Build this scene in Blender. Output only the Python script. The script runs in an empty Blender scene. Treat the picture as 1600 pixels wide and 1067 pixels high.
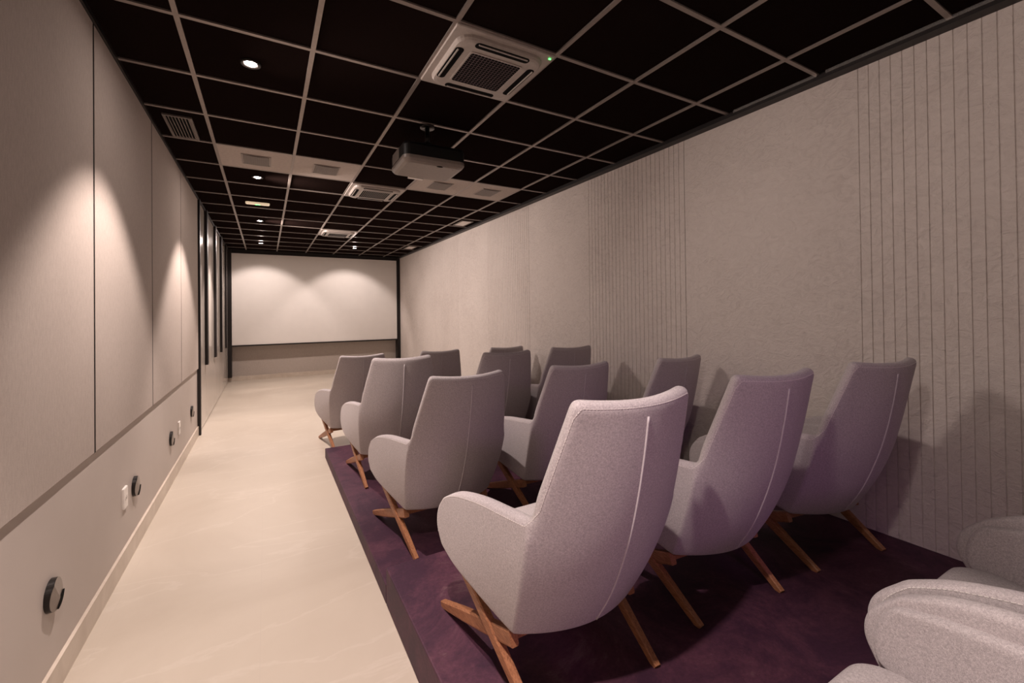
import bpy, bmesh, math, random
from mathutils import Vector, Matrix
from mathutils.bvhtree import BVHTree
random.seed(4)
C = bpy.context.scene.collection
S = bpy.context.scene
PI = math.pi

# ------------------------------------------------------------------ camera
FPX, YAW, Y0, PITCH, ROLL = 676.70, 0.5174, 481.36, 0.0077, 0.0116
CAMZ = 1.48
s_, c_ = math.sin(YAW), math.cos(YAW)
F = Vector((s_, c_, 0)); R = Vector((c_, -s_, 0)); Z = Vector((0, 0, 1))
D = F*math.cos(PITCH) + Z*math.sin(PITCH)
Z2 = Z*math.cos(PITCH) - F*math.sin(PITCH)
A = R*math.cos(ROLL) - Z2*math.sin(ROLL)
B = R*math.sin(ROLL) + Z2*math.cos(ROLL)
cd = bpy.data.cameras.new('camera'); cam = bpy.data.objects.new('camera', cd); C.objects.link(cam)
cd.sensor_width = 36; cd.lens = FPX/1600*36; cd.clip_start = .02
cd.shift_y = -(533.5 - Y0)/1600
M = Matrix((A, B, -D)).transposed().to_4x4(); M.translation = (0, 0, CAMZ)
cam.matrix_world = M
S.camera = cam

# ------------------------------------------------------------------ exposure, world, unseen lamps
S.view_settings.view_transform = 'Standard'; S.view_settings.look = 'None'
S.view_settings.gamma = 1.0; S.view_settings.use_curve_mapping = False
S.view_settings.exposure = 0.0
w = bpy.data.worlds.new('world'); S.world = w; w.use_nodes = True
w.node_tree.nodes['Background'].inputs[0].default_value = (.02, .015, .02, 1)
w.node_tree.nodes['Background'].inputs[1].default_value = .3
WARM = (1.0, .83, .755)
SPOT_W, LENS_W = 245.0, 500.0
COOL = (.80, .22, .95)

# violet wash lamp added unseen at the rear to tint chairs and platform
ld = bpy.data.lights.new('added_violet_wash', 'SPOT'); ld.energy = 74; ld.color = COOL; ld.spot_size = math.radians(46); ld.spot_blend = 1; ld.shadow_soft_size = .15
lo = bpy.data.objects.new('added_violet_wash', ld); C.objects.link(lo); lo.location = (.35, -2.6, 2.55)
lo.rotation_euler = (Vector((1.5, .75, .35)) - lo.location).to_track_quat('-Z', 'Y').to_euler()
lo['label'] = 'added unseen violet lamp under the ceiling behind the last row'; lo['category'] = 'lamp'

# ------------------------------------------------------------------ helpers
def tag(o, label=None, cat=None, group=None, kind=None):
    if label: o['label'] = label
    if cat: o['category'] = cat
    if group: o['group'] = group
    if kind: o['kind'] = kind
    return o
def thing(name, label, cat, loc=(0, 0, 0), rz=0, group=None):
    o = bpy.data.objects.new(name, None); C.objects.link(o)
    o.location = loc; o.rotation_euler = (0, 0, rz); o.empty_display_size = .1
    return tag(o, label, cat, group)
def obj(name, bm, mat, parent=None, smooth=False, recalc=True):
    if recalc: bmesh.ops.recalc_face_normals(bm, faces=bm.faces)
    me = bpy.data.meshes.new(name); bm.to_mesh(me); bm.free()
    if smooth:
        for p in me.polygons: p.use_smooth = True
    me.materials.append(mat)
    o = bpy.data.objects.new(name, me); C.objects.link(o)
    if parent: o.parent = parent
    return o
def struct(name, bm, mat, **k):
    o = obj(name, bm, mat, **k); o['kind'] = 'structure'; return o
def box(bm, x0, x1, y0, y1, z0, z1):
    v = [bm.verts.new(p) for p in ((x0,y0,z0),(x1,y0,z0),(x1,y1,z0),(x0,y1,z0),(x0,y0,z1),(x1,y0,z1),(x1,y1,z1),(x0,y1,z1))]
    for f in ((0,3,2,1),(4,5,6,7),(0,1,5,4),(1,2,6,5),(2,3,7,6),(3,0,4,7)): bm.faces.new([v[i] for i in f])
    return v
def nb(*b):
    bm = bmesh.new()
    for q in b: box(bm, *q)
    return bm
def bevel(o, w, seg=2, ang=35):
    m = o.modifiers.new('bevel', 'BEVEL'); m.width = w; m.segments = seg; m.limit_method = 'ANGLE'; m.angle_limit = math.radians(ang)
    return o
def rrect(hx, hy, r, n=6):
    pts = []
    for cx, cy, a0 in ((hx-r, hy-r, 0), (-hx+r, hy-r, 90), (-hx+r, -hy+r, 180), (hx-r, -hy+r, 270)):
        for i in range(n+1):
            a = math.radians(a0 + 90*i/n); pts.append((cx + r*math.cos(a), cy + r*math.sin(a)))
    return pts
def loft(bm, rings, cap0=True, cap1=True):
    vs = [[bm.verts.new(p) for p in r] for r in rings]; n = len(vs[0])
    for a, b in zip(vs, vs[1:]):
        for i in range(n): bm.faces.new((a[i], a[(i+1) % n], b[(i+1) % n], b[i]))
    if cap0: bm.faces.new(vs[0][::-1])
    if cap1: bm.faces.new(vs[-1])
    return vs
def tube(bm, pts, r, n=8):
    pts = [Vector(p) for p in pts]; rings = []
    for i, p in enumerate(pts):
        t = (pts[min(i+1, len(pts)-1)] - pts[max(i-1, 0)]).normalized()
        u = t.cross(Vector((1, 0, 0)))
        if u.length < .1: u = t.cross(Vector((0, 1, 0)))
        u.normalize(); v = t.cross(u)
        rings.append([p + (u*math.cos(2*PI*k/n) + v*math.sin(2*PI*k/n))*r for k in range(n)])
    loft(bm, rings)

# ------------------------------------------------------------------ materials
class N:
    def __init__(s, name):
        s.m = bpy.data.materials.new(name); s.m.use_nodes = True; s.t = s.m.node_tree
        s.b = s.t.nodes['Principled BSDF']; s.co = s.n('ShaderNodeTexCoord').outputs['Object']
    def n(s, typ, **k):
        q = s.t.nodes.new(typ)
        for a, v in k.items():
            if a.startswith('i_'): q.inputs[a[2:].replace('_', ' ')].default_value = v
            else: setattr(q, a, v)
        return q
    def l(s, a, b): s.t.links.new(a, b); return s
    def noise(s, scale, detail=4, rough=.5, vec=None, dist=0):
        q = s.n('ShaderNodeTexNoise', i_Scale=scale, i_Detail=detail, i_Roughness=rough, i_Distortion=dist)
        s.l(vec or s.co, q.inputs['Vector']); return q.outputs['Fac']
    def scaled(s, sc):
        q = s.n('ShaderNodeMapping'); q.inputs['Scale'].default_value = sc; s.l(s.co, q.inputs['Vector']); return q.outputs[0]
    def ramp(s, fac, stops):
        q = s.n('ShaderNodeValToRGB'); e = q.color_ramp.elements
        while len(e) < len(stops): e.new(.5)
        for x, (p, c) in zip(e, stops): x.position = p; x.color = (*c, 1)
        s.l(fac, q.inputs[0]); return q.outputs[0]
    def math(s, op, a, b=None, c=None):
        q = s.n('ShaderNodeMath', operation=op)
        for i, v in enumerate((a, b, c)):
            if v is None: continue
            if isinstance(v, (int, float)): q.inputs[i].default_value = v
            else: s.l(v, q.inputs[i])
        return q.outputs[0]
    def bump(s, h, strength, dist=.01):
        q = s.n('ShaderNodeBump', i_Strength=strength, i_Distance=dist); s.l(h, q.inputs['Height']); s.l(q.outputs[0], s.b.inputs['Normal'])
    def col(s, out): s.l(out, s.b.inputs['Base Color'])
    def set(s, rough=.6, spec=.5, metal=0, col=None, **k):
        s.b.inputs['Roughness'].default_value = rough; s.b.inputs['Specular IOR Level'].default_value = spec
        s.b.inputs['Metallic'].default_value = metal
        if col: s.b.inputs['Base Color'].default_value = (*col, 1)
        return s
def plain(name, c, rough=.6, spec=.4, metal=0):
    q = N(name).set(rough, spec, metal)
    nz = q.noise(40, 3)
    q.col(q.ramp(nz, [(.3, tuple(v*.93 for v in c)), (.7, tuple(min(1, v*1.06) for v in c))])); return q.m
def emit(name, c, st):
    q = N(name); q.b.inputs['Emission Color'].default_value = (*c, 1); q.b.inputs['Emission Strength'].default_value = st
    q.set(col=(.8, .8, .8)); return q.m

# heathered grey upholstery
q = N('upholstery').set(.95, .15)
a = q.noise(640, 3, .8); b = q.noise(190, 4, .7)
mixv = q.math('ADD', q.math('MULTIPLY', a, .62), q.math('MULTIPLY', b, .38))
q.col(q.ramp(mixv, [(.34, (.26, .23, .24)), (.5, (.465, .42, .43)), (.66, (.73, .675, .68))]))
q.bump(mixv, .5, .002)
try: q.b.inputs['Sheen Weight'].default_value = .15; q.b.inputs['Sheen Roughness'].default_value = .5
except Exception: pass
UPH = q.m
q = N('stitch_thread').set(.7, .3); q.col(q.ramp(q.noise(300), [(.3, (.62, .58, .57)), (.7, (.78, .74, .72))])); THREAD = q.m
q = N('seam_welt').set(.85, .2); q.col(q.ramp(q.noise(500), [(.3, (.45, .41, .43)), (.7, (.62, .58, .6))])); WELT = q.m
q = N('walnut').set(.42, .45)
g = q.noise(9, 5, .6, q.scaled((22, 3, 22)), .6)
q.col(q.ramp(g, [(.3, (.20, .075, .035)), (.55, (.36, .155, .075)), (.75, (.47, .22, .11))])); q.bump(g, .08, .002)
WOOD = q.m
# purple brown vinyl on the tiers, scuffed
q = N('riser_covering').set(.62, .35)
sc = q.noise(2.6, 9, .78, None, .5); fine = q.noise(70, 6, .7)
big = q.ramp(sc, [(.42, (.040, .012, .030)), (.58, (.085, .028, .050)), (.74, (.19, .115, .12))])
mx = q.n('ShaderNodeMixRGB', blend_type='MULTIPLY'); mx.inputs[0].default_value = .5
q.l(big, mx.inputs[1]); q.l(q.ramp(fine, [(.3, (.55, .55, .55)), (.7, (1.3, 1.3, 1.3))]), mx.inputs[2]); q.col(mx.outputs[0])
q.bump(fine, .25, .002)
TIER = q.m
# porcelain floor
q = N('porcelain_tile').set(.33, .4)
sx = q.n('ShaderNodeSeparateXYZ'); q.l(q.co, sx.inputs[0])
def joint(axis, off, pitch):
    fr = q.math('FRACT', q.math('DIVIDE', q.math('SUBTRACT', axis, off), pitch))
    d = q.math('MINIMUM', fr, q.math('SUBTRACT', 1.0, fr))
    return q.math('LESS_THAN', q.math('MULTIPLY', d, pitch), .0016)
j = q.math('MAXIMUM', joint(sx.outputs[0], -.03, .64), joint(sx.outputs[1], 2.79, 1.28))
cl = q.noise(.9, 6, .6, None, .8)
vein = q.noise(1.3, 7, .55, q.scaled((.5, 1.6, 1)), .5)
vv = q.ramp(vein, [(.485, (0, 0, 0)), (.5, (1, 1, 1)), (.515, (0, 0, 0))])
base = q.ramp(cl, [(.3, (.47, .405, .335)), (.7, (.55, .485, .41))])
m1 = q.n('ShaderNodeMixRGB', blend_type='MIX'); q.l(q.math('MULTIPLY', vv, .12), m1.inputs[0]); q.l(base, m1.inputs[1]); m1.inputs[2].default_value = (.78, .72, .66, 1)
m2 = q.n('ShaderNodeMixRGB', blend_type='MIX'); q.l(q.math('MULTIPLY', j, .45), m2.inputs[0]); q.l(m1.outputs[0], m2.inputs[1]); m2.inputs[2].default_value = (.48, .42, .36, 1)
q.col(m2.outputs[0])
rr = q.math('ADD', .36, q.math('MULTIPLY', cl, .14)); q.l(rr, q.b.inputs['Roughness'])
FLOOR = q.m
q = N('porcelain_skirting').set(.35, .4)
q.col(q.ramp(q.noise(5, 6, .6, None, 1), [(.3, (.52, .44, .37)), (.7, (.66, .58, .50))])); SKIRT = q.m
# left fabric panels
q = N('panel_fabric').set(.95, .1)
a = q.noise(260, 4, .8); b = q.noise(1.2, 3); t = q.noise(120, 3, .6, q.scaled((1, 1, .25)))
mv = q.math('ADD', q.math('ADD', q.math('MULTIPLY', a, .4), q.math('MULTIPLY', b, .25)), q.math('MULTIPLY', t, .35))
q.col(q.ramp(mv, [(.36, (.40, .345, .31)), (.64, (.51, .45, .41))])); q.bump(a, .35, .002); FABRIC = q.m
q = N('wall_paint').set(.55, .35)
q.col(q.ramp(q.noise(2, 3), [(.3, (.485, .43, .395)), (.7, (.52, .465, .43))])); q.bump(q.noise(90, 3), .05, .002); PAINT = q.m
# right wall panels with a swirled trowel relief
q = N('troweled_panel').set(.8, .25)
v1 = q.noise(11, 8, .62, q.scaled((1, 1, 1.5)), 2.4); v2 = q.noise(38, 5, .6, None, 1.0); v3 = q.noise(1.1, 3)
cm = q.math('ADD', q.math('MULTIPLY', v1, .6), q.math('MULTIPLY', v3, .4))
q.col(q.ramp(cm, [(.36, (.60, .54, .51)), (.50, (.68, .62, .585)), (.66, (.73, .67, .635))]))
q.bump(q.math('ADD', v1, q.math('MULTIPLY', v2, .4)), .75, .014); TROWEL = q.m
BLACK = plain('black_trim', (.012, .009, .009), .45, .4)
DARK = plain('dark_recess', (.003, .0025, .0025), .8, .1)
q = N('ceiling_tile').set(1.0, 0)
q.col(q.ramp(q.noise(220, 3, .7), [(.3, (.0075, .0045, .004)), (.7, (.013, .008, .007))])); q.bump(q.noise(220, 3), .15, .001); TILE = q.m
GRID = plain('grid_metal', (.30, .255, .23), .38, .5, .55)
TILELIGHT = plain('pale_tile', (.46, .40, .36), .7, .3)
GREYGRILLE = plain('grille_metal', (.17, .145, .13), .5, .4, .3)
ACW = plain('cream_plastic', (.38, .335, .305), .32, .5)
WHITE = plain('white_plastic', (.82, .78, .74), .35, .5)
q = N('screen_cloth').set(.9, .1); q.col(q.ramp(q.noise(6, 2), [(.3, (.79, .757, .728)), (.7, (.81, .775, .745))])); SCREEN = q.m
SCREENWALL = FABRIC
q = N('lacquer').set(.13, .5); q.col(q.ramp(q.noise(1.5, 2), [(.3, (.56, .51, .46)), (.7, (.60, .55, .50))])); LACQ = q.m
BLACKMETAL = plain('black_metal', (.018, .015, .014), .30, .5, .4)
BRONZE = plain('bronze_face', (.16, .13, .115), .30, .5, .6)
PROJ = plain('projector_plastic', (.23, .195, .175), .38, .5)
PROJD = plain('projector_dark', (.004, .0035, .0035), .5, .4)
GLASSD = plain('dark_lens', (.01, .01, .015), .08, .8)
LENS = emit('lamp_lens', WARM, LENS_W)
GREEN = emit('green_led', (.05, 1, .12), 5)
EDGE_HIGHLIGHT = plain('highlight_metal', (.6, .58, .56), .25, .6, .8)

# ------------------------------------------------------------------ room shell
LX, RX, FY, BY, H = -.735, 3.06, 11.47, -3.0, 2.922
SD = .17              # the screen stands this far in front of the wall
PX = -.718            # face of the fabric panels
struct('floor', nb((LX-.3, RX+.3, BY-.3, FY+.3, -.12, 0)), FLOOR)
struct('wall_left', nb((LX-.2, LX, BY, FY, 0, H+.1)), PAINT)
struct('wall_right', nb((RX+.012, RX+.2, BY, FY, 0, H+.1)), BLACK)
struct('wall_back', nb((LX-.2, RX+.2, BY-.2, BY, 0, H+.1)), PAINT)
struct('wall_front', nb((LX-.2, RX+.2, FY, FY+.2, 0, H+.1)), SCREENWALL)
struct('ceiling', nb((LX-.2, RX+.2, BY-.2, FY+.2, H+.006, H+.12)), TILE)
GX0, GY0, GP = -.365, 2.582, .6
bm = bmesh.new()
xs = [GX0 + GP*k for k in range(0, 6)]
ys = [GY0 + GP*k for k in range(-9, 15)]
for x in xs: box(bm, x-.012, x+.012, BY, FY-SD-.02, H-.003, H+.008)
for y in ys:
    if y < FY-SD-.03: box(bm, LX+.02, RX-.05, y-.012, y+.012, H-.0024, H+.008)
struct('trim_1', bm, GRID)
# dark perimeter angles of the ceiling
bm = nb((RX-.075, RX+.0, BY, FY, H-.028, H+.008), (PX-.012, PX+.010, BY, 6.55, H-.02, H+.008), (LX, LX+.03, 6.55, FY, H-.02, H+.008))
struct('trim_2', bm, BLACK)
o = obj('ceiling_edge_highlight', nb((RX-.088, RX-.079, 1.38, 1.93, H-.012, H+.008), (RX-.088, RX-.079, .2, 1.33, H-.012, H+.008)), EDGE_HIGHLIGHT)  # pale strip stands in for the highlight on the edge trim
tag(o, 'thin pale strip for the highlight on the dark ceiling edge above the right wall', 'strip')
# skirting
struct('baseboard_left', nb((LX, LX+.014, BY, 6.6, 0, .115)), SKIRT)
struct('baseboard_front', nb((LX, RX, FY-.014, FY, 0, .10)), SKIRT)

# ------------------------------------------------------------------ left wall fabric panels
seams = [-2.1, -.87, .36, 1.59, 2.82, 4.055, 5.30, 6.52]
labs = {4: 'tall beige fabric acoustic panel directly above the two nearest black step lights and socket',
        3: 'beige fabric acoustic panel nearest the camera, cut off by the left edge of the photo',
        5: 'beige fabric acoustic panel second from the glossy door end of the left wall',
        6: 'narrowest looking beige fabric acoustic panel, beside the glossy door panels'}
labs[3] = 'beige fabric acoustic panel largest in view, cut off by the left edge of the photo'
labs[4] = 'beige fabric acoustic panel with the nearest bright light scallop crossing its left edge'
for i in range(3, 7):
    y0, y1 = seams[i]+.010, seams[i+1]-.010
    o = obj('acoustic_panel', nb((LX, PX, y0, y1, .822, H-.02)), FABRIC); bevel(o, .004)
    tag(o, labs[i], 'wall panel', 'fabric panels on the left wall')
struct('trim_3', nb(*[(LX+.0005, PX-.0015, y-.0085, y+.0085, .822, H-.02) for y in seams[3:]]), DARK)
# jamb and glossy door leaves with dark fins
struct('trim_4', nb((LX, -.700, 6.545, 6.60, .0, H), (LX, -.725, 6.60, 6.66, 0, H)), BLACK)
fins = [7.35, 8.55, 9.62, 10.70]
edges = [6.66] + fins + [FY-SD-.021]
for i in range(5):
    y0, y1 = edges[i]+.003, edges[i+1]-.003
    o = obj('door_%d' % (i+1), nb((LX, LX+.012, y0, y1, .012, H)), LACQ); o['kind'] = 'structure'; bevel(o, .002)
order = ['nearest', 'second nearest', 'third nearest', 'farthest']
for i, y in enumerate(fins):
    o = obj('door_fin', nb((LX+.0125, LX+.046, y-.13, y-.012, .80, H)), BLACK)
    tag(o, 'long black vertical fin on the glossy doors, %s of the four' % order[i], 'fin', 'black fins on the glossy doors')

# ------------------------------------------------------------------ screen wall
sx0, sx1, sz0, sz1 = -.645, 2.975, .805, 2.835
t = thing('projection_screen', 'wide white projection screen in a black frame on the far wall', 'screen', (1.17, FY, .8))
def loc(bm, t):
    bmesh.ops.translate(bm, verts=bm.verts, vec=-Vector(t.location)); return bm
obj('screen_cloth', loc(nb((sx0, sx1, FY-SD, FY-SD+.012, sz0, sz1)), t), SCREEN, t)
obj('frame_bottom', loc(nb((sx0-.005, sx1+.005, FY-SD-.015, FY-.0005, sz0-.03, sz0-.0005)), t), BLACK, t)
obj('frame_top', loc(nb((sx0-.005, sx1+.005, FY-SD-.015, FY-.0005, sz1+.0005, H)), t), BLACK, t)
struct('trim_5', nb((LX+.013, sx0-.006, FY-SD-.02, FY-.0005, .10, H)), BLACK)
struct('trim_6', nb((sx1+.006, RX-.001, FY-SD-.02, FY-.0005, .10, H)), BLACK)

# ------------------------------------------------------------------ right wall panels (2.44 m, one half plain, one half grooved)
rs = [-2.49, -.03, 2.43, 4.905, 7.35, 9.86, FY-SD-.021]
rl = ['', 'troweled beige wall panel nearest the camera, grooved half running off the right edge of the photo',
      'troweled beige wall panel with grooves, behind the nearest row of chairs beyond the first tall joint',
      'troweled beige wall panel with a finely grooved left side rising above the middle rows of chairs',
      'troweled beige wall panel above the front row of chairs, left of the fine grooves',
      'pale narrow wall panel standing beside the black post of the screen']
rl[1] = 'large troweled beige wall panel nearest the camera, with widely spaced grooves at the right edge of the photo'
rl[2] = 'troweled beige wall panel whose grooved half rises above the third row chair nearest the wall'
rl[3] = 'troweled beige wall panel with fine grooves rising above the front row chair by the wall'
rl[4] = 'smooth looking beige wall panel second from the screen'
rl[5] = 'palest and narrowest looking wall panel, next to the black post of the screen'
for i in range(0, 6):
    y0, y1 = rs[i]+.0025, rs[i+1]-.0025
    mid = (rs[i]+rs[i+1])/2 if i < 5 else 99
    # profile in plan: front face x = RX, grooves on the nearer half
    prof = [(RX+.012, y0), (RX, y0)]
    n = 24
    if i < 5:
        pit = (mid-y0)/n
        for k in range(1, n+1):
            yy = y0 + k*pit
            prof += [(RX, yy-.0028), (RX+.005, yy-.0012), (RX+.005, yy+.0012), (RX, yy+.0028)]
    prof += [(RX, y1), (RX+.012, y1)]
    bm = bmesh.new(); loft(bm, [[(x, y, 0.0) for x, y in prof], [(x, y, H) for x, y in prof]])
    o = obj('wall_panel', bm, TROWEL)
    tag(o, rl[i] or 'troweled beige wall panel at the rear of the room', 'wall panel', 'troweled panels on the right wall')
    if i == 0: o['label'] = 'troweled beige wall panel beside the rearmost chairs, behind the camera'

# ------------------------------------------------------------------ tiers
T1, T2, TX = .098, .190, .522
def tier(name, y0, y1, z0, z1, label):
    o = obj(name, nb((TX, RX-.001, y0, y1, z0, z1)), TIER); bevel(o, .006)
    return tag(o, label, 'platform', 'seating platforms')
tier('seating_platform', 2.245, 4.83, 0, T1, 'lower dark purple platform carrying the second and third rows of chairs')
tier('seating_platform', -2.9, 2.24, 0, T2, 'higher dark purple platform in front, carrying the nearest rows of chairs')

# ------------------------------------------------------------------ armchair
def lag(P, t):   # Catmull-Rom through control points, t in 0..1
    n = len(P)-1; x = min(max(t, 0), 1)*n; i = min(int(x), n-1); f = x-i
    p1, p2 = P[i], P[i+1]; p0 = P[i-1] if i > 0 else p1*2-p2; p3 = P[i+2] if i+2 <= n else p2*2-p1
    return ((p1*2) + (p2-p0)*f + (p0*2-p1*5+p2*4-p3)*f*f + (p1*3-p0-p2*3+p3)*f**3)*.5
V3 = Vector
CEN = [V3(p) for p in ((0,.028,.215),(0,-.065,.37),(0,-.132,.53),(0,-.178,.68),(0,-.215,.855),(0,-.241,1.026))]
CRE = [V3(p) for p in ((.272,.108,.222),(.296,.035,.37),(.311,-.03,.53),(.309,-.074,.680),(.276,-.138,.865),(.238,-.197,1.038))]
ARM = [[V3(p) for p in r] for r in (
    (CRE[0], (.302,.205,.255), (.326,.31,.285), (.348,.43,.315), (.361,.536,.358)),
    (CRE[1], (.318,.16,.375), (.338,.29,.380), (.355,.43,.392), (.369,.572,.425)),
    (CRE[2], (.330,.11,.522), (.346,.26,.516), (.360,.42,.506), (.370,.556,.494)),
    (CRE[3], (.328,.07,.668), (.344,.22,.652), (.359,.385,.614), (.367,.492,.560)))]
def back_pt(s, v):
    c, e = lag(CEN, v), lag(CRE, v); a = abs(s)
    w_ = 1-a**1.9
    p = V3((e.x*a, e.y*(1-w_)+c.y*w_, e.z*a**2+c.z*(1-a**2)))
    if s < 0: p.x = -p.x
    return p
def arm_pt(u, v, sg):
    col = [lag(ARM[r], u) for r in range(4)]
    p = lag(col, v); p = p.copy(); p.x *= sg; return p
NB, NV, NA = 14, 20, 14     # back columns, back rows (0..NV, junction at row NV*3/5), arm columns
NJ = NV*3//5
bm = bmesh.new()
gb = [[bm.verts.new(back_pt(-1+2*i/NB, j/NV)) for j in range(NV+1)] for i in range(NB+1)]
for i in range(NB):
    for j in range(NV): bm.faces.new((gb[i][j], gb[i+1][j], gb[i+1][j+1], gb[i][j+1]))
cre = []
for sg, ib in ((-1, 0), (1, NB)):
    ga = [[gb[ib][j] for j in range(NJ+1)]]
    for k in range(1, NA+1): ga.append([bm.verts.new(arm_pt(k/NA, j/NJ, sg)) for j in range(NJ+1)])
    for k in range(NA):
        for j in range(NJ):
            f = (ga[k][j], ga[k+1][j], ga[k+1][j+1], ga[k][j+1]); bm.faces.new(f if sg > 0 else f[::-1])
    for j in range(NJ-1): cre.append((gb[ib][j], gb[ib][j+1]))
cl = bm.edges.layers.float.new('crease_edge')
for a, b in cre:
    e = bm.edges.get((a, b))
    if e: e[cl] = .55
bmesh.ops.recalc_face_normals(bm, faces=bm.faces)
bm.faces.ensure_lookup_table()
nf = min(bm.faces, key=lambda f: (f.calc_center_median()-V3((0, -.17, .65))).length); nf.normal_update()
if nf.normal.y > 0: bmesh.ops.reverse_faces(bm, faces=bm.faces)
chair = thing('lounge_chair', 'grey fabric wing lounge chair', 'chair')
shell = obj('shell', bm, UPH, chair, True, False)
m = shell.modifiers.new('solid', 'SOLIDIFY'); m.thickness = .052; m.offset = -1; m.use_even_offset = False
m = shell.modifiers.new('sub', 'SUBSURF'); m.levels = 2; m.render_levels = 2
# evaluated shell surface, baked so that copies share one finished mesh
dg = bpy.context.evaluated_depsgraph_get()
me = bpy.data.meshes.new_from_object(shell.evaluated_get(dg)); me.name = 'shell'
shell.modifiers.clear(); shell.data = me
for p in me.polygons: p.use_smooth = True
bvh = BVHTree.FromPolygons([v.co for v in me.vertices], [p.vertices for p in me.polygons])
# inner padding
bm = bmesh.new()
def inset(p, n, d): return p - n*d
def nrm(fn, a, b):
    e = .004
    return (fn(a+e, b)-fn(a-e, b)).cross(fn(a, b+e)-fn(a, b-e)).normalized()
vb, pads = 26, []
g1 = [[None]*(NV) for _ in range(NB+1)]
def addgrid(fn, A_, B_, want):
    g = []
    for a in A_:
        row = []
        for b in B_:
            p = fn(a, b); n = nrm(fn, a, b)
            if n.dot(want(a, b)) > 0: n = -n          # point inwards
            row.append(bm.verts.new(p + n*.058))
        g.append(row)
    for i in range(len(g)-1):
        for j in range(len(g[0])-1): bm.faces.new((g[i][j], g[i+1][j], g[i+1][j+1], g[i][j+1]))
    return g
A_ = [-.86+1.72*i/14 for i in range(15)]; B_ = [.16+.80*j/18 for j in range(19)]
addgrid(back_pt, A_, B_, lambda a, b: V3((a*.6, -1, 0)))
pad = obj('back_pad', bm, UPH, chair, True)
def solid(o, th, lv=2, off=0):
    m = o.modifiers.new('solid', 'SOLIDIFY'); m.thickness = th; m.offset = off; m.use_even_offset = False
    m = o.modifiers.new('sub', 'SUBSURF'); m.levels = lv; m.render_levels = lv
solid(pad, .045, 1)
for sg in (-1, 1):
    bm = bmesh.new()
    addgrid(lambda a, b: arm_pt(a, b, sg), [.02+.92*i/12 for i in range(13)], [.18+.68*j/10 for j in range(11)], lambda a, b: V3((sg, 0, 0)))
    o = obj('arm_pad', bm, UPH, chair, True); solid(o, .04, 2)
# underside
bm = bmesh.new(); g = []
for i in range(NB+1):
    s = -1+2*i/NB; a = abs(s); row = []
    for k in range(9):
        u = k/8; e = lag(ARM[0], u); p0 = back_pt(s, 0)
        y = p0.y*(1-u) + e.y*u if k else p0.y
        row.append(bm.verts.new((e.x*s*.97, y+.012*(1-u), e.z+.014 + (p0.z-CRE[0].z)*(1-u)*(1-a)*.6)))
    g.append(row)
for i in range(NB):
    for k in range(8): bm.faces.new((g[i][k], g[i+1][k], g[i+1][k+1], g[i][k+1]))
o = obj('seat_base', bm, UPH, chair, True); solid(o, .022, 1)
# seat cushion
bm = bmesh.new(); rings = []
for z, ins in ((.315, .03), (.325, .010), (.36, 0), (.405, .002), (.432, .016), (.445, .045)):
    ring = []
    for x, y in rrect(.300-ins, .245-ins, .11-ins*.5, 8):
        tw = (y+.245)/.49
        ring.append((x*(.84+.16*tw), y+.320, z - .035 + .012*(1-(x/.315)**2)*(z > .42) + .025*(tw-.6)))
    rings.append(ring)
loft(bm, rings)
o = obj('seat', bm, UPH, chair, True); m = o.modifiers.new('sub', 'SUBSURF'); m.levels = 2; m.render_levels = 2
# stitching and the back welt, laid on the shell surface
def on(p, d=.0006):
    h = bvh.find_nearest(V3(p)); return h[0] + h[1]*d, h[1]
def resample(pts, step):
    out = [pts[0]]; acc = 0; last = pts[0]
    for p in pts[1:]:
        L = (p-last).length
        while acc + L >= step:
            f = (step-acc)/L; last = last.lerp(p, f); out.append(last.copy()); L = (p-last).length; acc = 0
        acc += L; last = p
    return out
bm = bmesh.new()
paths = []
out = [back_pt(s, .982) for s in [-.90+1.80*i/30 for i in range(31)]]
right = [back_pt(.955, v) for v in [.95-.31*i/20 for i in range(21)]]
left = [back_pt(-.955, v) for v in [.64+.31*i/20 for i in range(21)]]
armr = [arm_pt(u, .955, 1) for u in [.04+.90*i/30 for i in range(31)]] + [arm_pt(.955, v, 1) for v in [.86-.6*i/12 for i in range(13)]]
arml = [V3((-p.x, p.y, p.z)) for p in armr][::-1]
path = resample(arml + left + out + right + armr, .0105)
for a, b in zip(path, path[1:]):
    if (a-b).length > .03: continue
    pa, na = on(a); pb, _ = on(b)
    t_ = (pb-pa); L = t_.length
    if L < 1e-4: continue
    t_ /= L; sd = na.cross(t_).normalized(); mid = (pa+pb)/2; hl = L*.33; hw = .0011
    # zigzag: alternate side
    vs = [bm.verts.new(mid + t_*(x*hl) + sd*(y*hw) + na*z) for z in (-.0006, .0007) for x, y in ((-1,-1),(1,-1),(1,1),(-1,1))]
    for f in ((0,3,2,1),(4,5,6,7),(0,1,5,4),(1,2,6,5),(2,3,7,6),(3,0,4,7)): bm.faces.new([vs[i] for i in f])
o = obj('stitching', bm, THREAD, chair)
bm = bmesh.new(); tube(bm, [on(back_pt(0, v), .0012)[0] for v in [.945-.905*i/40 for i in range(41)]], .0036, 8)
tag(obj('back_seam', bm, WELT, chair, True), 'raised pale seam down the middle of the back')
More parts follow.
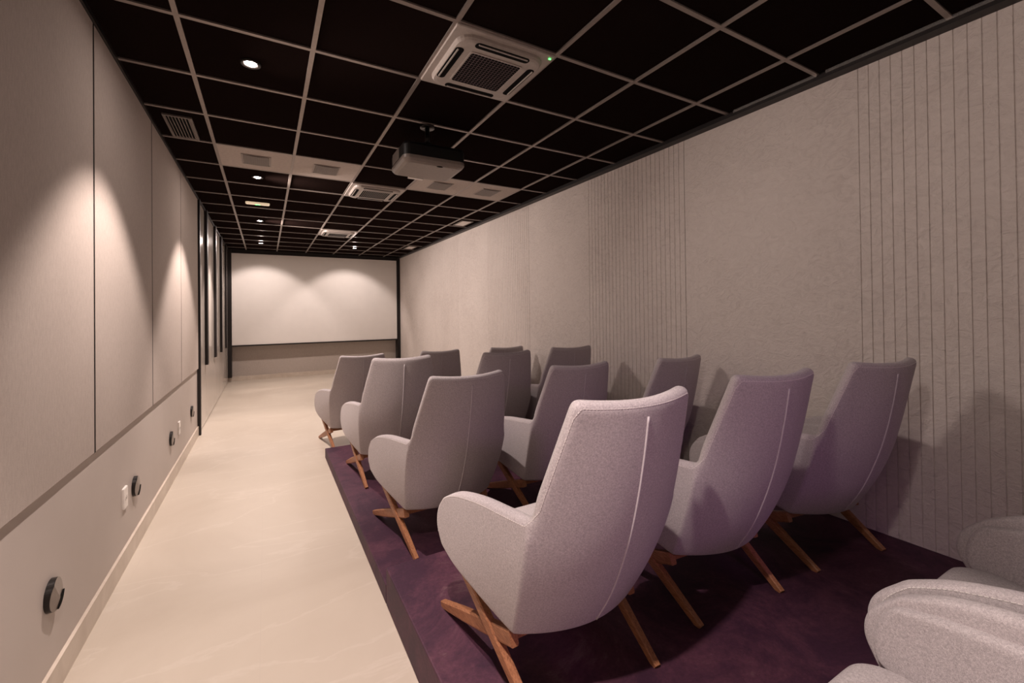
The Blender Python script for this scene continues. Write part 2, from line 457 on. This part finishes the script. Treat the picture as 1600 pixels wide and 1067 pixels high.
# crossed wooden legs
def bar(name, p0, p1, w0, h0, w1, h1, par):
    p0, p1 = V3(p0), V3(p1); t_ = (p1-p0).normalized(); side = t_.cross(V3((0, 0, 1))).normalized(); up = side.cross(t_).normalized()
    bm = bmesh.new(); rings = []
    for f in (0, .12, .35, .6, .85, 1):
        k = min(1, .55+f*1.1); p = p0.lerp(p1, f); w_ = (w0+(w1-w0)*min(1, f*2.2))*.5; h_ = (h0+(h1-h0)*min(1, f*2.2))*.5; c = .25
        rings.append([p + side*(w_*x) + up*(h_*y) for x, y in ((-1,-1+c),(-1,1-c),(-1+c,1),(1-c,1),(1,1-c),(1,-1+c),(1-c,-1),(-1+c,-1))])
    loft(bm, rings)
    g_ = bmesh.ops.bisect_plane(bm, geom=bm.verts[:]+bm.edges[:]+bm.faces[:], plane_co=(0, 0, .0), plane_no=(0, 0, -1), clear_outer=True)
    ed = [e for e in bm.edges if e.is_boundary]
    if ed: bmesh.ops.holes_fill(bm, edges=ed, sides=0)
    return obj(name, bm, WOOD, par)
for sg in (-1, 1):
    bar('leg', (sg*.292, .690, .004), (sg*.262, .115, .212), .026, .030, .030, .052, chair)
    bar('leg', (sg*.252, -.022, .000), (sg*.296, .470, .300), .024, .030, .030, .046, chair)
bm = bmesh.new(); box(bm, -.262, .262, .125, .165, .196, .222); box(bm, -.275, .275, .40, .44, .262, .290)
obj('crossbar', bm, WOOD, chair)

chairs = [  # x, y, rot, floor level, label
 (.968, 1.138, 0.0, T2, 'pale lilac grey lounge chair at the left end of the higher platform, largest in view'),
 (1.779, 1.163, -4.9, T2, 'lilac grey lounge chair on the higher platform, just right of the largest chair'),
 (2.589, 1.097, -8.9, T2, 'dark violet looking lounge chair by the right wall on the higher platform, seen whole'),
 (.976, 2.420, 3.1, T1, 'grey lounge chair at the aisle end of the lower platform, directly before the higher step'),
 (1.787, 2.420, -.6, T1, 'grey lounge chair whose back and left arm show between the two largest aisle chairs'),
 (2.642, 2.340, 2.2, T1, 'dark lounge chair by the wall peeking over the right shoulder of the largest chair'),
 (.936, 3.570, -.6, T1, 'grey lounge chair at the aisle end near the front edge of the lower platform'),
 (1.819, 3.465, -.4, T1, 'dark lounge chair in the middle of the second row from the screen'),
 (2.571, 3.538, -1.0, T1, 'dark lounge chair by the wall whose back leans behind the third row middle chair'),
 (.886, 4.985, 3.5, 0, 'brown grey lounge chair on the beige floor at the aisle end, front row'),
 (1.775, 4.99, -1.2, 0, 'dark lounge chair in the middle of the front row, only its top seen'),
 (2.642, 4.96, .3, 0, 'front row lounge chair by the wall, only the top of its back peeking out'),
 (1.055, -.02, 0, T2, 'light grey lounge chair cut off at the bottom right corner, inner arm and seat showing'),
 (1.81, .0, 0, T2, 'shadowed violet lounge chair at the right edge behind the light grey corner chair'),
]
def copy_chair():
    r = chair.copy(); C.objects.link(r)
    for ch in kids: c = ch.copy(); C.objects.link(c); c.parent = r
    return r
kids = list(chair.children)
for i, (x, y, rt, z, lab) in enumerate(chairs):
    r = chair if i == 0 else copy_chair()
    r.location = (x, y, z); r.rotation_euler = (0, 0, math.radians(rt)); r['label'] = lab; r['group'] = 'lounge chairs in rows'

# ------------------------------------------------------------------ step lights and sockets
def disc(bm, r0, x0, r1, x1, n=40):
    loft(bm, [[(x0, r0*math.cos(2*PI*k/n), r0*math.sin(2*PI*k/n)) for k in range(n)], [(x1, r1*math.cos(2*PI*k/n), r1*math.sin(2*PI*k/n)) for k in range(n)]])
sp = None
sl = [(2.365, .397, 'black round wall step light nearest the camera, low on the left wall'),
      (3.60, .396, 'black round wall step light just right of the nearer white socket'),
      (4.815, .396, 'black round wall step light left of the farther white socket'),
      (6.03, .398, 'smallest looking black round wall step light, beside the black jamb')]
for i, (y, z, lab) in enumerate(sl):
    if sp is None:
        t = thing('step_light', lab, 'wall light'); sp = t
        bm = bmesh.new(); n = 48; r = .062
        # round body whose front is two slanting facets
        back = [(0, r*math.cos(2*PI*k/n), r*math.sin(2*PI*k/n)) for k in range(n)]
        def fr(yy, zz): return .023 - .007*abs(yy*.8+zz*.6)/r
        front = [(fr(p[1], p[2]), p[1]*.985, p[2]*.985) for p in back]
        vb_ = [bm.verts.new(p) for p in back]; vf = [bm.verts.new(p) for p in front]
        for k in range(n): bm.faces.new((vb_[k], vb_[(k+1) % n], vf[(k+1) % n], vf[k]))
        bm.faces.new(vb_[::-1]); obj('body', bm, BLACKMETAL, t)
        bm = bmesh.new(); a0 = math.atan2(.8, -.6)   # ridge direction in the y z plane
        def half(k0):
            pts = []
            for k in range(25):
                a = a0 + k0 + PI*k/24; yy, zz = r*.985*math.cos(a), r*.985*math.sin(a); pts.append((fr(yy, zz)+.0006, yy, zz))
            return pts
        h1 = half(0); bm.faces.new([bm.verts.new(p) for p in h1]); 
        h2 = half(PI)
        cutpts = [p for p in h2]; bm.faces.new([bm.verts.new(p) for p in cutpts])
        obj('face_plate', bm, BRONZE, t)
        bm = bmesh.new()   # dark light slot on the edge facing away down the aisle
        pts = []
        for k in range(13):
            a = math.radians(-88 + 76*k/12); yy, zz = r*.992*math.cos(a), r*.992*math.sin(a); pts.append((yy, zz))
        pts.append((r*.36, -r*.30))
        loft(bm, [[(.010, p[0], p[1]) for p in pts], [(.0238, p[0], p[1]) for p in pts]])
        obj('light_slot', bm, DARK, t)
    else:
        t = sp.copy(); C.objects.link(t); t['label'] = lab
        for ch in sp.children: c = ch.copy(); C.objects.link(c); c.parent = t
    t.location = (LX, y, z); t['group'] = 'step lights along the left wall'
for i, (y, z, lab) in enumerate([(3.375, .405, 'white wall socket left of the second step light'), (5.225, .397, 'small white wall socket beyond the third step light')]):
    t = thing('wall_socket', lab, 'socket', (LX, y, z), 0, 'white sockets on the left wall')
    bm = bmesh.new(); loft(bm, [[(x, p[0], p[1]) for p in rrect(.040-i_, .062-i_, .006)] for x, i_ in ((0, 0), (.008, 0), (.011, .004))])
    obj('cover_plate', bm, WHITE, t)
    bm = bmesh.new(); loft(bm, [[(x, p[0], p[1]) for p in rrect(.020, .014, .010)] for x in (.0108, .0125)]); obj('outlet', bm, plain('socket_face', (.66, .62, .58), .4), t)
    bm = bmesh.new()
    for a, b in ((-.009, 0), (0, -.004), (.009, 0)): loft(bm, [[(x, a+.0023*math.cos(k*PI/4), b+.0023*math.sin(k*PI/4)) for k in range(8)] for x in (.012, .0129)])
    obj('pin_holes', bm, DARK, t)

# ------------------------------------------------------------------ ceiling fittings
def ring_pts(r, z, n=32): return [(r*math.cos(2*PI*k/n), r*math.sin(2*PI*k/n), z) for k in range(n)]
dl = None
spots = [(-.066, .50, ''), (-.066, -1.90, ''), (-.066, 2.894, 'lit round downlight nearest the camera, in the dark ceiling over the aisle'),
         (-.066, 5.268, 'lit round downlight over the aisle just beyond the pale speaker tiles'),
         (-.068, 7.71, 'lit round downlight over the aisle beyond the green emergency light'),
         (-.070, 10.13, 'lit round downlight over the aisle closest to the screen, left of its pair'),
         (1.728, 10.07, 'lit round downlight before the screen on the right of its pair')]
for i, (x, y, lab) in enumerate(spots):
    t = thing('downlight', lab or ('round ceiling downlight over the aisle behind the camera' + (' by the last row' if i else ', nearer one')), 'ceiling light', (x, y, H), 0, 'round downlights')
    bm = bmesh.new(); loft(bm, [ring_pts(.052, 0.004), ring_pts(.052, -.004), ring_pts(.045, -.006), ring_pts(.031, -.003), ring_pts(.031, .004)], False, False)
    obj('trim_ring', bm, BLACKMETAL, t, True)
    bm = bmesh.new(); bm.faces.new([bm.verts.new(p) for p in ring_pts(.031, -.001)]); obj('lens', bm, LENS, t)
    ld = bpy.data.lights.new('lamp', 'SPOT'); ld.energy = SPOT_W; ld.color = WARM; ld.spot_size = math.radians(88); ld.spot_blend = .38; ld.shadow_soft_size = .03
    lo = bpy.data.objects.new('lamp', ld); C.objects.link(lo); lo.parent = t; lo.location = (0, 0, -.012)
    if i >= 5: lo.rotation_euler = (math.radians(31), 0, 0); ld.energy = SPOT_W*.37; ld.spot_size = math.radians(92); ld.spot_blend = .42
    if i in (3, 4): ld.energy = SPOT_W*1.12
    sp_e = {0: .16, 2: .46, 3: .50, 4: .88}.get(i)
    if sp_e:        # added beams at these fittings, only to brighten the right wall
        l2 = bpy.data.lights.new('added_wall_beam', 'SPOT'); l2.energy = SPOT_W*sp_e; l2.color = WARM; l2.spot_size = math.radians(112); l2.spot_blend = 1; l2.shadow_soft_size = .10
        l2o = bpy.data.objects.new('added_wall_beam', l2); C.objects.link(l2o); l2o.parent = t; l2o.location = (0, 0, -.10)
        if i == 2: l2.spot_size = math.radians(88); l2.shadow_soft_size = .28
        l2o.rotation_euler = V3((3.1, -2.3 if i == 2 else 0, -1.15)).to_track_quat('-Z', 'Y').to_euler()
    if i >= 5:      # lamps added at the screen pair for extra spill sideways
        l2 = bpy.data.lights.new('added_spill', 'SPOT'); l2.energy = SPOT_W*.30; l2.color = WARM; l2.spot_size = math.radians(150); l2.spot_blend = .9; l2.shadow_soft_size = .03
        l2o = bpy.data.objects.new('added_spill', l2); C.objects.link(l2o); l2o.parent = t; l2o.location = (0, 0, -.014); l2o.rotation_euler = (math.radians(-38), math.radians(18 if i == 6 else 0), 0)

# pale speaker tiles
for i, (cx, cy, lab) in enumerate([(GX0+.3, 4.682, 'pale ceiling speaker tile over the aisle, farthest left of the row'),
        (GX0+.9, 4.682, 'pale ceiling speaker tile second from the left, beside the black gap'),
        (GX0+2.1, 4.682, 'pale ceiling speaker tile partly hidden by the projector'),
        (GX0+2.7, 4.682, 'dim pale ceiling speaker tile nearest the right wall')]):
    t = thing('ceiling_speaker', lab, 'speaker', (cx, cy, H), 0, 'speaker tiles in the ceiling')
    obj('panel', nb((-.288, .288, -.288, .288, -.001, .005)), TILELIGHT, t)
    bm = bmesh.new()
    a_, b_ = rrect(.120, .145, .012), rrect(.108, .133, .010)
    loft(bm, [[(*p, .0) for p in a_], [(*p, -.006) for p in a_], [(*p, -.006) for p in b_], [(*p, .001) for p in b_]], False, False)
    obj('grille_frame', bm, GRID, t)
    bm = bmesh.new()
    for k in range(12):
        x0 = -.103 + k*.0172; box(bm, x0, x0+.0165, -.130, .130, -.0125+.004*abs(k-5.5)/5.5, -.0012)
    obj('grille', bm, GREYGRILLE, t)

# air conditioning cassettes
def cassette(cx, cy, lab, near):
    t = thing('air_conditioner', lab, 'air conditioner', (cx, cy, H), 0, 'ceiling air conditioners')
    hw = .298
    bm = bmesh.new(); loft(bm, [[(*p, z) for p in rrect(hw-i_, hw-i_, .012)] for z, i_ in ((.004, 0), (-.008, 0), (-.012, .004))]); obj('outer_panel', bm, ACW, t)
    bm = bmesh.new(); loft(bm, [[(*p, z) for p in rrect(.262-i_, .262-i_, .085-i_)] for z, i_ in ((-.0122, 0), (-.024, .002), (-.034, .012), (-.036, .03))]); obj('raised_face', bm, ACW, t, False)
    for k in range(4):
        a = k*PI/2; bm = bmesh.new()
        loft(bm, [[(p[0], p[1]+.222, z) for p in rrect(.165, .024, .022)] for z in (-.030, -.0365)])
        bmesh.ops.rotate(bm, verts=bm.verts, cent=(0, 0, 0), matrix=Matrix.Rotation(a, 3, 'Z')); sl_ = obj('air_slot', bm, DARK, t)
        bm = bmesh.new(); v = box(bm, -.150, .150, .230, .237, -.042, -.0368)
        bmesh.ops.rotate(bm, verts=bm.verts, cent=(0, 0, 0), matrix=Matrix.Rotation(a, 3, 'Z')); obj('vane', bm, ACW, sl_)
    bm = bmesh.new(); loft(bm, [[(*p, z) for p in rrect(.155, .155, .014)] for z in (-.030, -.037)]); gr = obj('intake', bm, DARK, t)
    bm = bmesh.new(); a_, b_ = rrect(.163, .163, .018), rrect(.154, .154, .014)
    loft(bm, [[(*p, -.035) for p in a_], [(*p, -.040) for p in a_], [(*p, -.040) for p in b_], [(*p, -.035) for p in b_]], False, False); obj('intake_frame', bm, ACW, t)
    bm = bmesh.new()
    n = 15
    for k in range(1, n):
        q_ = -.154 + .308*k/n
        hw_ = .0016 if near else .0011; box(bm, q_-hw_, q_+hw_, -.154, .154, -.0385, -.0372)
        if near: box(bm, -.154, .154, q_-.0012, q_+.0012, -.0393, -.0371)
    obj('intake_grille', bm, plain('grille_plastic', (.10, .07, .075), .5) if near else ACW, t)
    bm = bmesh.new(); box(bm, .263, .274, -.262, -.252, -.0165, -.0120) if False else box(bm, .268, .280, -.275, -.268, -.017, -.0115)
    if near: obj('status_light', bm, GREEN, t)
    else: bm.free()
cassette(GX0+1.5, GY0-.3, 'air conditioning cassette nearest the camera, shadowed, with a gridded intake and green status light', True)
cassette(GX0+1.5, GY0+2.7, 'pale air conditioning cassette with a slatted intake just beyond the projector', False)
cassette(GX0+1.5, GY0+5.7, 'pale air conditioning cassette farthest away, close to the screen', False)

# slatted vent at left, small vents at right
t = thing('air_vent', 'slatted air vent at the left edge of the ceiling', 'vent', (-.548, 4.12, H))
bm = bmesh.new(); box(bm, -.088, -.070, -.225, .225, -.008, .004); box(bm, .070, .088, -.225, .225, -.008, .004); box(bm, -.0705, .0705, -.225, -.205, -.008, .004); box(bm, -.0705, .0705, .205, .225, -.008, .004)
obj('frame', bm, GREYGRILLE, t); obj('backing', nb((-.0705, .0705, -.205, .205, .0, .004)), DARK, t)
bm = bmesh.new()
for k in range(7):
    x = -.060+.020*k; v = box(bm, x-.0018, x+.0018, -.205, .205, -.008, -.0005)
    for q_ in v[:4]: q_.co.x += .006
obj('slats', bm, GRID, t)
for cy, lab in ((6.50, 'small pale square ceiling vent close to the right wall'), (9.45, 'dim far square ceiling vent in the corner by the screen')):
    t = thing('ceiling_vent', lab, 'vent', (2.80, cy, H), 0, 'square vents by the right wall')
    bm = bmesh.new(); a_, b_ = rrect(.098, .20, .008), rrect(.075, .175, .006)
    loft(bm, [[(*p, .003) for p in a_], [(*p, -.006) for p in a_], [(*p, -.006) for p in b_], [(*p, .0) for p in b_]], False, False); obj('frame', bm, GREYGRILLE, t)
    obj('grille', nb(*[(-.074+.0152*k, -.074+.0152*k+.0125, -.174, .174, -.005, .003) for k in range(10)]), WHITE, t)

# emergency light
t = thing('emergency_light', 'oblong pale emergency light with a green glow in the ceiling over the aisle', 'emergency light', (-.08, 6.48, H))
bm = bmesh.new(); loft(bm, [[(*p, z) for p in rrect(.135-i_, .026-i_, .024-i_*.9)] for z, i_ in ((.004, 0), (-.018, 0), (-.024, .006))]); obj('housing', bm, emit('lit_diffuser', (1, .72, .45), .55), t)
bm = bmesh.new(); loft(bm, [[(*p, z) for p in rrect(.026, .016, .012)] for z in (-.02, -.0255)]); obj('green_light', bm, GREEN, t)

# projector
t = thing('projector', 'grey ceiling projector hanging on a black mount', 'projector', (1.10, 3.23, H), math.radians(-1))
px, py = .235, .205; zt, zb = 2.72-H, 2.565-H
bm = bmesh.new()
loft(bm, [[(p[0], p[1], z) for p in rrect(px-i_, py-i_, .05)] for z, i_ in ((zt+.0, .03), (zt-.012, .006), (zt-.03, 0), (zb+.045, 0), (zb+.028, .006))]); bd = obj('upper_body', bm, PROJD, t, False)
bm = bmesh.new()
loft(bm, [[(p[0], p[1], z) for p in rrect(px-i_, py-i_, .05-i_*.3)] for z, i_ in ((zb+.05, -.002), (zb+.025, -.001), (zb+.008, .012), (zb, .035))]); o = obj('lower_case', bm, PROJ, t, False); bevel(o, .004)
obj('side_panel', nb((-px-.003, -px+.004, -.06, .13, zb+.055, zt-.02)), PROJ, t)
bm = bmesh.new(); loft(bm, [[(.09+.034*math.cos(2*PI*k/24), y, zb+.085+.034*math.sin(2*PI*k/24)) for k in range(24)] for y in (py-.01, py+.022)]); le = obj('lens', bm, GLASSD, t)
obj('front_lip', nb((-.10, .02, py-.03, py+.004, zb-.003, zb+.01)), WHITE, t)
obj('indicator_marks', nb((.02, .045, -.12, -.108, zb-.0012, zb+.002), (.15, .185, -.13, -.118, zb-.0012, zb+.002)), GRID, t)
bm = bmesh.new(); loft(bm, [[(.04+.024*math.cos(2*PI*k/20), -.165+.012*math.sin(2*PI*k/20), z) for k in range(20)] for z in (zb-.001, zb+.004)]); obj('foot_recess', bm, DARK, t)
bm = bmesh.new(); tube(bm, [(0, 0, .004), (0, 0, -.015)], .055, 24); tube(bm, [(0, 0, -.01), (0, 0, zt+.05)], .018, 16)
bmesh.ops.create_uvsphere(bm, u_segments=20, v_segments=12, radius=.034, matrix=Matrix.Translation((0, 0, zt+.05)))
tube(bm, [(0, 0, zt+.05), (0, 0, zt-.002)], .04, 20); obj('mount', bm, BLACKMETAL, t, True)
